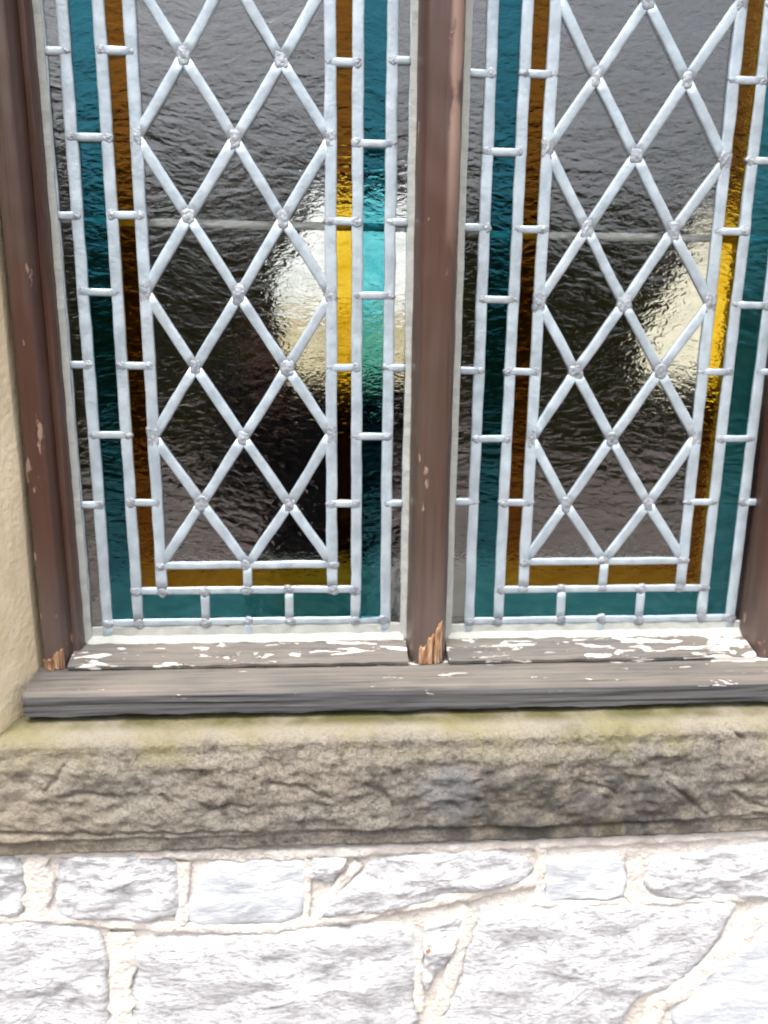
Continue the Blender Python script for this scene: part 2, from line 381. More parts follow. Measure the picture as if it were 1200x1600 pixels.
def ed(l): return [(p.x, p.z) for p in (at(a, b, 3.03) for a, b in l)]
curtain(ed([(510, 270), (485, 340), (425, 450), (440, 520), (465, 640)]), xs[1] - 0.12, zt + 0.06, zb - 0.1, 3.03, 'dark red curtain tied back beside the far window, seen through the left panel')
curtain(ed([(1095, 290), (1075, 390), (1000, 560), (1010, 640)]), xs[3] - 0.12, zt + 0.06, zb - 0.1, 3.03, 'dark curtain tied back beside the far window, seen through the right panel')
# beyond the room: a low cream garden wall and a cream cottage
def garden_wall():
    t = empty('garden_wall', (-0.5, 9.0, G_Z)); tag(t, 'low ochre cream garden wall seen through the far window behind the left panel', 'wall')
    zt2 = at(560, 478, 9.0).z
    child('wall', box_bm((-6, 9.0, G_Z), (2.2, 9.3, zt2 - 0.06)), M['ochre'], t); child('coping', box_bm((-6.05, 8.96, zt2 - 0.058), (2.2, 9.34, zt2), 0.01), M['pale'], t)
garden_wall()
def added_white_house():  # house added as a bright backdrop where the sky alone is too dim
    t = empty('added_white_house', (-1.2, 15.0, G_Z)); tag(t, 'white rendered house added behind the garden wall to make the bright patch seen through the left panel', 'house')
    x0, x1 = at(330, 400, 14.0).x, at(800, 400, 14.0).x
    child('wall', box_bm((x0, 14.0, G_Z), (x1, 17.5, 4.4)), M['render'], t)
    v = [(x0 - .2, 13.7, 4.402), (x1 + .2, 13.7, 4.402), (x1 + .2, 17.8, 4.402), (x0 - .2, 17.8, 4.402), (x0 - .2, 15.75, 6.0), (x1 + .2, 15.75, 6.0)]
    b = bmesh.new(); b.from_mesh(mesh('t', v, [(0, 1, 5, 4), (2, 3, 4, 5), (0, 4, 3), (1, 2, 5), (0, 3, 2, 1)])); child('roof', fix(b), M['slate'], t)
added_white_house()
def cottage():
    t = empty('cottage', (5.2, 9.5, G_Z)); tag(t, 'cream rendered cottage seen through the far window behind the right panel', 'house')
    child('wall', box_bm((2.4, 8.0, G_Z), (8.0, 11.0, 1.6)), M['creamwall'], t)
    v = [(2.2, 7.8, 1.602), (8.2, 7.8, 1.602), (8.2, 11.2, 1.602), (2.2, 11.2, 1.602), (2.2, 9.5, 3.0), (8.2, 9.5, 3.0)]
    b = bmesh.new(); b.from_mesh(mesh('t', v, [(0, 1, 5, 4), (2, 3, 4, 5), (0, 4, 3), (1, 2, 5), (0, 3, 2, 1)])); child('roof', fix(b), M['slate'], t)
cottage()
# ------------------------------------------------------------------ stone wall
def stone(poly, Yf, depth, matl, parent, seed, rough=0.004, rings=9, per=56, bulge=0.006):
    """one wall stone from an outline on the wall plane (x, z); star-shaped about its centre"""
    n = len(poly); cx = sum(p[0] for p in poly) / n; cz = sum(p[1] for p in poly) / n
    def grow(p):
        d = math.hypot(p[0] - cx, p[1] - cz); s = 1 + 0.006 / d; return (cx + (p[0] - cx) * s, cz + (p[1] - cz) * s)
    poly = [grow(p) for p in poly]
    # resample the outline evenly
    seg = [math.dist(poly[i], poly[(i + 1) % n]) for i in range(n)]; tot = sum(seg); pts = []
    for k in range(per):
        s = tot * k / per; i = 0
        while s > seg[i]: s -= seg[i]; i += 1
        a, b = poly[i], poly[(i + 1) % n]; t = s / seg[i]
        pts.append((a[0] + (b[0] - a[0]) * t, a[1] + (b[1] - a[1]) * t))
    for _ in range(1): pts = [((pts[k - 1][0] + 2 * pts[k][0] + pts[(k + 1) % per][0]) / 4, (pts[k - 1][1] + 2 * pts[k][1] + pts[(k + 1) % per][1]) / 4) for k in range(per)]
    v, f = [], []
    def wob(x, z, fr, am): return noise.noise(Vector((x * fr + seed, z * fr, seed))) * am
    pts = [(x + wob(x, z, 55, 0.004), z + wob(z, x, 55, 0.004)) for x, z in pts]
    def dep(x, z): return noise.fractal(Vector((x * 22 + seed * 3, z * 40, seed)), 0.9, 2.1, 5) * rough
    v.append((cx, Yf - bulge + dep(cx, cz), cz))
    for r in range(1, rings + 1):
        s = r / rings
        for (x, z) in pts:
            X, Z = cx + (x - cx) * s, cz + (z - cz) * s
            e = max(0.0, (s - 0.8) / 0.2)
            v.append((X, Yf - bulge * (1 - s * s) + dep(X, Z) * (1 - 0.5 * e) + 0.0035 * e ** 4, Z))
    for (x, z) in pts: v.append((x, Yf + depth, z))
    for k in range(per): f.append((0, 1 + k, 1 + (k + 1) % per))
    for r in range(rings):
        for k in range(per):
            k2 = (k + 1) % per; a, b = 1 + r * per, 1 + (r + 1) * per
            f.append((a + k, b + k, b + k2, a + k2))
    b = bmesh.new(); b.from_mesh(mesh('t', v, f)); fix(b)
    # faces must look towards the viewer (-y)
    b.faces.ensure_lookup_table()
    if b.faces[0].normal.y > 0: bmesh.ops.reverse_faces(b, faces=b.faces[:])
    return child('stone', b, matl, parent, True)

wall = empty('stone_wall', (0.18, WF, G_Z))
tag(wall, 'rough white stone wall with cream mortar joints under the stone sill', 'wall')
bm = bmesh.new()
X0, X1, ZT = -1.75, 3.4, 1.65
box_bm((X0, WF, -1.28), (X1, WB, WZ0), 0, bm)
box_bm((X0, WF, WZ0), (WX0 - 0.135, WB, ZT), 0, bm); box_bm((WX1 + 0.135, WF, WZ0), (X1, WB, ZT), 0, bm)
box_bm((WX0 - 0.135, WF, WZ1 + 0.13), (WX1 + 0.135, WB, ZT), 0, bm)
bmesh.ops.remove_doubles(bm, verts=bm.verts[:], dist=1e-6)
child('mortar', fix(bm), M['mortar'], wall)
FACE = WF - 0.003
def px_poly(pts): return [(p.x, p.z) for p in (at(a, b, FACE) for a, b in pts)]
PIX = [
 ([(-70, 1338), (22, 1332), (30, 1380), (28, 1424), (-70, 1432)], 0),
 ([(104, 1348), (132, 1338), (200, 1340), (252, 1346), (274, 1366), (276, 1424), (220, 1434), (150, 1432), (94, 1426)], 1),
 ([(318, 1366), (345, 1351), (440, 1343), (472, 1347), (476, 1366), (467, 1428), (440, 1438), (312, 1447), (297, 1439)], 2),
 ([(494, 1345), (533, 1344), (517, 1374), (490, 1371)], 0),
 ([(506, 1418), (546, 1385), (600, 1346), (720, 1331), (800, 1335), (830, 1359), (815, 1375), (700, 1399), (560, 1426), (508, 1430)], 0),
 ([(855, 1346), (962, 1340), (971, 1360), (968, 1399), (858, 1405)], 2),
 ([(1022, 1342), (1200, 1322), (1270, 1318), (1270, 1388), (1180, 1400), (1042, 1404), (1014, 1382)], 1),
 ([(-70, 1444), (60, 1442), (150, 1462), (160, 1500), (166, 1600), (160, 1700), (-70, 1700)], 1),
 ([(217, 1472), (300, 1467), (440, 1459), (600, 1447), (640, 1449), (652, 1500), (640, 1560), (650, 1640), (640, 1700), (218, 1700), (212, 1580)], 0),
 ([(664, 1452), (722, 1434), (700, 1490), (664, 1540)], 0),
 ([(752, 1422), (900, 1413), (1070, 1412), (1148, 1406), (1132, 1446), (1082, 1516), (1040, 1541), (982, 1556), (968, 1600), (970, 1700), (668, 1700), (690, 1606), (730, 1500)], 1),
 ([(1206, 1424), (1270, 1412), (1270, 1700), (1084, 1700), (1066, 1612), (1056, 1582), (1102, 1532), (1152, 1482)], 2)]
for k, (pl, mi) in enumerate(PIX):
    stone(px_poly(pl), FACE - (0.001 if mi == 2 else 0.002), 0.05, M['ws'][mi], wall, 3.7 * k + 1, 0.0022 if mi == 2 else 0.0055, 12, 88, 0.001 if mi == 2 else 0.002)
def ribbon(pts, wpx, seed):
    """raised strap of pointing mortar along a joint"""
    P = [at(a, b, FACE) for a, b in pts]; w = wpx * 0.00052 / 2; Q = []
    for a, b in zip(P, P[1:]):
        n = max(2, int((b - a).length / 0.004))
        for i in range(n): Q.append(a + (b - a) * i / n)
    Q.append(P[-1])
    for _ in range(6): Q = [Q[0]] + [(Q[k - 1] + Q[k] * 2 + Q[k + 1]) / 4 for k in range(1, len(Q) - 1)] + [Q[-1]]
    v, f = [], []; prof = [(-1, 0.004), (-0.95, -0.0002), (-0.8, -0.0010), (-0.4, -0.0015), (0.1, -0.0016), (0.5, -0.0015), (0.8, -0.0010), (0.95, -0.0002), (1, 0.004)]; m = len(prof)
    for k, p in enumerate(Q):
        d = (Q[min(k + 1, len(Q) - 1)] - Q[max(k - 1, 0)]).normalized(); s_ = Vector((-d.z, 0, d.x))
        for (u, y) in prof:
            ed_ = 1.05 + 0.6 * noise.fractal(Vector((p.x * 60, p.z * 60, seed + (3 if u > 0 else 0))), 0.8, 2, 4)
            q = p + s_ * (u * w * ed_); q.y = FACE + y + 0.0016 * noise.fractal(Vector((q.x * 90, q.z * 90, seed)), 0.8, 2, 4)
            v.append(q)
    for k in range(len(Q) - 1):
        for a in range(m - 1): i = k * m + a; f.append((i, i + 1, i + m + 1, i + m))
    b = bmesh.new(); b.from_mesh(mesh('t', v, f)); fix(b); b.faces.ensure_lookup_table()
    if b.faces[m // 2].normal.y > 0: bmesh.ops.reverse_faces(b, faces=b.faces[:])
    return child('mortar_joint', b, M['mortar'], wall, True)
for k, (p, w) in enumerate([([(-70, 1436), (80, 1434), (200, 1444), (290, 1450), (400, 1453), (520, 1438), (640, 1416), (740, 1398), (840, 1376)], 20), ([(58, 1335), (62, 1432)], 44), ([(288, 1345), (284, 1446)], 20),
        ([(482, 1340), (478, 1440)], 14), ([(560, 1346), (492, 1436)], 18), ([(844, 1322), (842, 1412)], 22), ([(990, 1338), (995, 1406)], 34), ([(830, 1412), (1010, 1409), (1170, 1403), (1260, 1396)], 14),
        ([(190, 1455), (192, 1560), (190, 1700)], 46), ([(740, 1418), (712, 1500), (680, 1600), (658, 1700)], 30), ([(655, 1446), (652, 1510), (655, 1580)], 18), ([(1230, 1400), (1150, 1470), (1085, 1535), (1020, 1570), (1010, 1700)], 44),
        ([(-70, 1330), (200, 1334), (420, 1336), (640, 1327), (850, 1318), (1270, 1298)], 20)]): ribbon(p, w, 7.3 * k)
# the rest of the wall round the picture: coursed rubble
rs = random.Random(3)
def course(z0, z1, xa, xb):
    x = xa
    while x < xb - 0.05:
        w = rs.uniform(0.13, 0.34); x2 = min(x + w, xb)
        if xb - x2 < 0.1: x2 = xb
        g = 0.012; j = lambda: rs.uniform(-0.008, 0.008)
        p = [(x + g + j(), z0 + g + j()), ((x + x2) / 2, z0 + g + j()), (x2 - g + j(), z0 + g + j()), (x2 - g + j(), z1 - g + j()), ((x + x2) / 2, z1 - g + j()), (x + g + j(), z1 - g + j())]
        stone(p, FACE - 0.002, 0.05, M['ws'][rs.choice((0, 0, 1, 1, 2))], wall, rs.uniform(0, 90), 0.005, 5, 28)
        x = x2
xl, xr = px_poly([(-75, 1500)])[0][0], px_poly([(1275, 1500)])[0][0]
zlow = min(p[1] for p in px_poly([(-70, 1706), (640, 1706), (1270, 1706)]))
z = -1.28
for h in (0.2, 0.17, 0.2, 0.16):
    course(z, z + h, X0, X1); z += h
course(z, zlow, X0, X1)
for (za, zc) in ((zlow, -0.40), (-0.40, WZ0)):
    course(za, zc, X0, xl); course(za, zc, xr, X1)
z = WZ0
for h in (0.15, 0.2, 0.17, 0.2, 0.18, 0.16, 0.1):
    course(z, z + h, X0, -0.5 + 0.165); course(z, z + h, WX1 + 0.14, X1); z += h
while z < 1.5:
    course(z, z + 0.18, X0, X1); z += 0.18

# cream jambs and lintel of the opening
def jamb(x0, x1, z0, z1, name, label, cat):
    b = box_bm((x0, -0.101, z0), (x1, 0.07, z1), 0.004)
    bmesh.ops.subdivide_edges(b, edges=[e for e in b.edges if e.calc_length() > 0.1], cuts=12, use_grid_fill=True)
    for v in b.verts:
        v.co += noise.noise_vector(v.co * 18) * 0.0016 + noise.noise_vector(v.co * 70) * 0.0006
        sp_ = max(0, -0.035 - v.co.y) * 0.28               # splayed inner face
        if abs(v.co.x - x1) < 0.02 and x1 < 0: v.co.x -= sp_
        if abs(v.co.x - x0) < 0.02 and x0 > 0.5: v.co.x += sp_
    return tag(obj(name, b, M['cream'], None, False), label, cat)
jamb(WX0 - 0.13, WX0, -0.1285, WZ1, 'window_jamb', 'cream dressed stone jamb at the left edge beside the brown frame', 'jamb')
jamb(WX1, WX1 + 0.13, -0.1285, WZ1, 'window_jamb', 'cream dressed stone jamb to the right of the right leaded panel', 'jamb')
jamb(WX0 - 0.13, WX1 + 0.13, WZ1 + .002, WZ1 + 0.125, 'lintel', 'cream stone lintel above the leaded window', 'lintel')

# ------------------------------------------------------------------ stone sill (rock-faced)
def build_stone_sill():
    xa, xb, nx = WX0 - 0.133, WX1 + 0.133, 640
    prof = [(0.06, -0.1195), (-0.02, -0.1205), (-0.06, -0.1225), (-0.075, -0.1235), (-0.085, -0.1245), (-0.093, -0.126), (-0.099, -0.1285), (-0.102, -0.132)]
    nz = 64
    CR = [[(p.x, p.z) for p in (at(a, b, -0.104) for a, b in l)] for l in ([(425, 1222), (470, 1228), (517, 1246)], [(572, 1222), (600, 1236), (612, 1252)], [(332, 1264), (362, 1256), (388, 1258)], [(102, 1196), (92, 1214), (72, 1236)], [(95, 1243), (135, 1238), (185, 1246)], [(900, 1222), (950, 1230), (960, 1240)], [(1040, 1220), (1070, 1240), (1104, 1274)], [(1146, 1236), (1170, 1256), (1210, 1262)], [(-20, 1298), (150, 1302), (330, 1298), (560, 1298), (740, 1292)], [(740, 1292), (960, 1288), (1220, 1270)], [(255, 1240), (270, 1262)], [(1140, 1140), (1162, 1158)], [(700, 1250), (720, 1262)])]
    PT = [((p.x, p.z), r) for p, r in ((at(a, b, -0.104), r) for a, b, r in ((216, 1226, 5), (322, 1206, 8), (524, 1198, 7), (620, 1206, 9), (745, 1248, 6), (703, 1137, 4), (758, 1135, 3), (1092, 1190, 6), (400, 1215, 6)))]
    def sd(px_, pz_, a, b):
        dx, dz = b[0] - a[0], b[1] - a[1]; t = max(0, min(1, ((px_ - a[0]) * dx + (pz_ - a[1]) * dz) / (dx * dx + dz * dz))); return math.hypot(px_ - a[0] - t * dx, pz_ - a[1] - t * dz)
    def scar(x, z):
        o = 0
        for l in CR:
            if l[0][0] - .01 < x < l[-1][0] + .01 or l[-1][0] - .01 < x < l[0][0] + .01:
                d = min(sd(x, z, a, b) for a, b in zip(l, l[1:])) + 0.0012 * noise.noise(Vector((x * 120, z * 120, 4)))
                o = max(o, math.exp(-(d / 0.0021) ** 2))
        for (p, r) in PT: o = max(o, 1.1 * math.exp(-((x - p[0]) ** 2 + (z - p[1]) ** 2) / (r * 0.0005) ** 2))
        return o
    for i in range(1, nz + 1): prof.append((-0.1035, -0.132 - (0.108) * i / nz))
    prof += [(-0.094, -0.2405), (0.06, -0.2405)]
    v, f = [], []; m = len(prof)
    for i in range(nx + 1):
        x = xa + (xb - xa) * i / nx
        for k, (y, z) in enumerate(prof):
            dy = dz = 0.0
            p = Vector((x, 0.0, z))
            if -0.2405 < z < -0.1255 and y < -0.09:
                g = min(1, max(0, (-0.142 - z) / 0.012)) * min(1, max(0, (z + 0.2265) / 0.004))      # drafted margins stay flat
                big = noise.fractal(Vector((x * 13, 0, z * 26)), 0.8, 2.0, 4)
                cell = noise.voronoi(Vector((x * 15, 3, z * 27)))[0]
                facet = min(cell[1] - cell[0], 0.35)
                dy = g * (-0.0042 * big - 0.0055 * facet - 0.001) + noise.fractal(p * 90, 0.6, 2.1, 4) * 0.0016
                dy += 0.0032 * scar(x, z) - 0.0025 * g
                dz = noise.noise(Vector((x * 9, 5, 0))) * 0.0016
            elif y < -0.05:
                dz = noise.fractal(Vector((x * 25, y * 40, 1)), 0.9, 2, 4) * 0.0009
            v.append((x, y + dy, z + dz))
    for i in range(nx):
        for k in range(m):
            k2 = (k + 1) % m; f.append((i * m + k, i * m + k2, (i + 1) * m + k2, (i + 1) * m + k))
    f.append(tuple(range(m))); f.append(tuple(nx * m + k for k in reversed(range(m))))
    b = bmesh.new(); b.from_mesh(mesh('t', v, f)); return fix(b)
sill_ = empty('stone_sill', (0.178, -0.02, -0.2405))
child('sill_block', build_stone_sill(), M['sill'], sill_, True)
tag(sill_, 'weathered rock-faced stone sill with lichen under the grey timber sill', 'sill')

# ------------------------------------------------------------------ timber window frame
frame = empty('window_frame', (0.178, -0.03, -0.118))
tag(frame, 'old brown painted wooden window frame with weathered grey sill and broken mullion foot', 'window frame')
ZF0, ZF1 = -0.092, 0.765
def arc(x0, x1, yb, yf, n=16, power=4.5):
    """rounded front profile from (x0,yb) over yf to (x1,yb)"""
    o = [(x0, 0.03), (x0, yb)]
    for i in range(1, n):
        t = -1 + 2 * i / n; o.append(((x0 + x1) / 2 + (x1 - x0) / 2 * math.copysign(abs(t) ** 0.8, t), yf + (yb - yf) * abs(t) ** power))
    return o + [(x1, yb), (x1, 0.03)]
child('mullion', sweep(arc(0.1575, 0.1965, -0.016, -0.037), 'z', ZF0, ZF1, 110, 0.0006, 1.0), M['paint'], frame, True)
child('stile', sweep(arc(-0.1945, -0.1675, -0.016, -0.036), 'z', ZF0, ZF1, 110, 0.0006, 4.0), M['paint'], frame, True)
child('stile', sweep(arc(0.5085, 0.5505, -0.016, -0.036), 'z', ZF0, ZF1, 110, 0.0006, 8.0), M['paint'], frame, True)
child('bead', sweep([(-0.1675, 0.0075), (-0.1675, -0.0190), (-0.1620, -0.0200), (-0.1595, -0.0150), (-0.1590, -0.0065), (-0.1615, 0.0075)], 'z', -0.078, 0.735, 100, 0.0005, 2.0), M['paint'], frame)
rp = [(0.03, -0.0885), (0.03, -0.076), (0.006, -0.0755), (-0.009, -0.0755), (-0.016, -0.0768), (-0.030, -0.0812), (-0.0385, -0.0838), (-0.0405, -0.0855), (-0.0400, -0.0885)]
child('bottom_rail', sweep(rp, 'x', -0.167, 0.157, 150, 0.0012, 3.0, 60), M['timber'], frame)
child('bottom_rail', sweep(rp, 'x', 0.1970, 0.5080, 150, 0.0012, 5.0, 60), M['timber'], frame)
child('top_rail', sweep([(0.03, 0.73), (-0.016, 0.73), (-0.034, 0.742), (-0.034, 0.764), (0.03, 0.764)], 'x', -0.167, 0.157, 30, 0.0005, 3.0), M['paint'], frame)
child('top_rail', sweep([(0.03, 0.73), (-0.016, 0.73), (-0.034, 0.742), (-0.034, 0.764), (0.03, 0.764)], 'x', 0.1970, 0.5080, 30, 0.0005, 3.0), M['paint'], frame)
child('head', sweep([(0.04, 0.7655), (-0.04, 0.7655), (-0.04, 0.788), (0.04, 0.788)], 'x', WX0 + .001, WX1 - .001, 30, 0.0005, 3.0), M['paint'], frame)
def build_timber_sill():
    xa, xb, nx = -0.1955, 0.5515, 360
    prof = [(0.04, -0.117), (0.04, -0.0925), (-0.030, -0.0905), (-0.042, -0.0895), (-0.052, -0.0908), (-0.062, -0.0922), (-0.070, -0.0938), (-0.0745, -0.0955), (-0.0765, -0.0985)]
    for i in range(1, 7): prof.append((-0.0768, -0.0985 - 0.0185 * i / 6))
    prof += [(-0.073, -0.1195), (-0.06, -0.119)]
    v, f = [], []; m = len(prof)
    for i in range(nx + 1):
        x = xa + (xb - xa) * i / nx
        for k, (y, z) in enumerate(prof):
            g = noise.fractal(Vector((x * 6, y * 160, z * 220)), 0.8, 2, 4)
            dy = dz = 0
            if y < -0.05:
                dy = g * 0.0011; dz = g * 0.0007 + noise.noise(Vector((x * 5, 8, 0))) * 0.0016
                if z < -0.116: dz += noise.fractal(Vector((x * 16, 2, 0)), 0.8, 2, 4) * 0.0022
            v.append((x, y + dy, z + dz))
    for i in range(nx):
        for k in range(m):
            k2 = (k + 1) % m; f.append((i * m + k, i * m + k2, (i + 1) * m + k2, (i + 1) * m + k))
    f.append(tuple(range(m))); f.append(tuple(nx * m + k for k in reversed(range(m))))
    b = bmesh.new(); b.from_mesh(mesh('t', v, f)); return fix(b)
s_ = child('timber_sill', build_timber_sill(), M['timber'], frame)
s_['label'] = 'weathered grey timber sill with flaking white paint'

def splinter(top, x0, x1, z0, Y, thick, seed):
    """broken wood: one lump of long fibres; top(u) is its torn upper edge"""
    nx, nz = 30, 26; v, f = [], []
    for i in range(nx + 1):
        u = i / nx; x = x0 + (x1 - x0) * u
        zt_ = top(u) + noise.noise(Vector((x * 700, seed, 0))) * 0.004 + noise.noise(Vector((x * 240, seed, 3))) * 0.005
        zb_ = z0 + noise.noise(Vector((x * 300, seed, 7))) * 0.003
        for k in range(nz + 1):
            w_ = k / nz; z = zb_ + (zt_ - zb_) * w_
            y = Y(x) - thick * (0.55 + 0.9 * noise.fractal(Vector((x * 420, z * 30, seed)), 0.7, 2, 3)) * min(1, (1 - w_) * 5)
            y += 0.0025 * max(0, w_ - 0.85) / 0.15
            v.append((x, y, z))
    n = len(v)
    v += [(x, y + 0.010, z) for x, y, z in v]
    c = nz + 1
    for i in range(nx):
        for k in range(nz):
            a = i * c + k; f.append((a, a + c, a + c + 1, a + 1)); f.append((n + a, n + a + 1, n + a + c + 1, n + a + c))
    for i in range(nx):
        for a in (i * c, i * c + nz): f.append((a, a + c, n + a + c, n + a))
    for k in range(nz):
        for a in (k, nx * c + k): f.append((a, a + 1, n + a + 1, n + a))
    b = bmesh.new(); b.from_mesh(mesh('t', v, f)); return fix(b)
def ym(x): t = abs((x - 0.177) / 0.0195); return -0.037 + 0.021 * min(1, t) ** 4.5
def yl(x): t = abs((x + 0.181) / 0.0135); return -0.036 + 0.020 * min(1, t) ** 4.5
w = child('broken_wood', splinter(lambda u: -0.072 + 0.044 * u ** 1.3 - 0.02 * max(0, u - .86) / .14, 0.1675, 0.1945, -0.0885, ym, 0.0028, 5), M['raw'], frame)
w['label'] = 'bare orange splintered wood at the foot of the mullion'
w = child('broken_wood', splinter(lambda u: -0.080 + 0.034 * u ** 2.2, -0.1930, -0.1640, -0.0890, yl, 0.0026, 9), M['raw'], frame)
w['label'] = 'bare splintered wood at the foot of the left stile'

# ------------------------------------------------------------------ leaded glass panels
T = 0.0015
def pane(par, poly, mat, rnd, name='pane'):
    """a glass slab with a slight lean of its own"""
    cx = sum(p[0] for p in poly) / len(poly); cz = sum(p[1] for p in poly) / len(poly)
    tx, tz = rnd.gauss(0, 0.012), rnd.gauss(0, 0.012); n = len(poly); v = []
    poly = [(cx + (p[0] - cx) * 0.985, cz + (p[1] - cz) * 0.985) for p in poly]
    for s in (-T, T):
        for (x, z) in poly: v.append((x, s + (x - cx) * tx + (z - cz) * tz, z))
    f = [tuple(range(n)), tuple(n + k for k in reversed(range(n)))] + [(k, (k + 1) % n, n + (k + 1) % n, n + k) for k in range(n)]
    b = bmesh.new(); b.from_mesh(mesh('t', v, f)); return child(name, fix(b), mat, par)
def came(par, p, q, w=0.0115, front=0.0052, seg=6, name='lead_came'):
    w *= 0.89; a, b = Vector((p[0], 0, p[1])), Vector((q[0], 0, q[1])); d = (b - a).normalized(); s = Vector((d.z, 0, -d.x))
    prof = []
    for i in range(11):
        t = math.pi * i / 10; c, sn = math.cos(t), math.sin(t)
        prof.append((w / 2 * math.copysign(abs(c) ** 0.8, c), -0.0012 - (front - 0.0024) * sn ** 0.38))
    prof += [(-w / 2, 0.0012), (-w * 0.3, 0.004), (w * 0.3, 0.004), (w / 2, 0.0012)]
    v, f = [], []; m = len(prof); seg = max(3, int((b - a).length / 0.012))
    for i in range(seg + 1):
        pt = a + (b - a) * i / seg
        wv = s * noise.noise(pt * 30) * 0.0006
        wd = 1 + noise.noise(pt * 55 + Vector((7, 0, 0))) * 0.10
        for (u, y) in prof: v.append(pt + wv + s * (u * wd) + Vector((0, y, 0)))
    for i in range(seg):
        for k in range(m):
            k2 = (k + 1) % m; f.append((i * m + k, i * m + k2, (i + 1) * m + k2, (i + 1) * m + k))
    f.append(tuple(range(m))); f.append(tuple(seg * m + k for k in reversed(range(m))))
    bm = bmesh.new(); bm.from_mesh(mesh('t', v, f)); return child(name, fix(bm), M['lead'], par, True)
def joint(par, x, z, rx, rz, rnd, h=0.0064, star=None):
    v, f = [], []; K, Rn = 18, 5; sd = rnd.uniform(0, 99)
    v.append((x, -h + 0.0003, z))
    for r in range(1, Rn + 1):
        s = r / Rn
        for k in range(K):
            a = 2 * math.pi * k / K; e = 1 + 0.28 * noise.noise(Vector((math.cos(a) * 1.3 + sd, math.sin(a) * 1.3, sd)))
            if star: e *= 1 + 0.42 * max(abs(math.cos(a - star)), abs(math.cos(a + star))) ** 6
            X, Z = x + rx * s * e * math.cos(a), z + rz * s * e * math.sin(a)
            y = -(h - 0.0011) * (1 - 0.16 * s ** 2) + noise.noise(Vector((X * 260, Z * 260, sd))) * 0.0004
            v.append((X, y if r < Rn else -0.001, Z))
    for k in range(K): f.append((0, 1 + k, 1 + (k + 1) % K))
    for r in range(Rn - 1):
        for k in range(K):
            a, b2 = 1 + r * K, 1 + (r + 1) * K; k2 = (k + 1) % K; f.append((a + k, b2 + k, b2 + k2, a + k2))
    f.append(tuple(reversed([1 + (Rn - 1) * K + k for k in range(K)])))
    bm = bmesh.new(); bm.from_mesh(mesh('t', v, f)); return child('solder_joint', fix(bm), M['solder'], par, True)

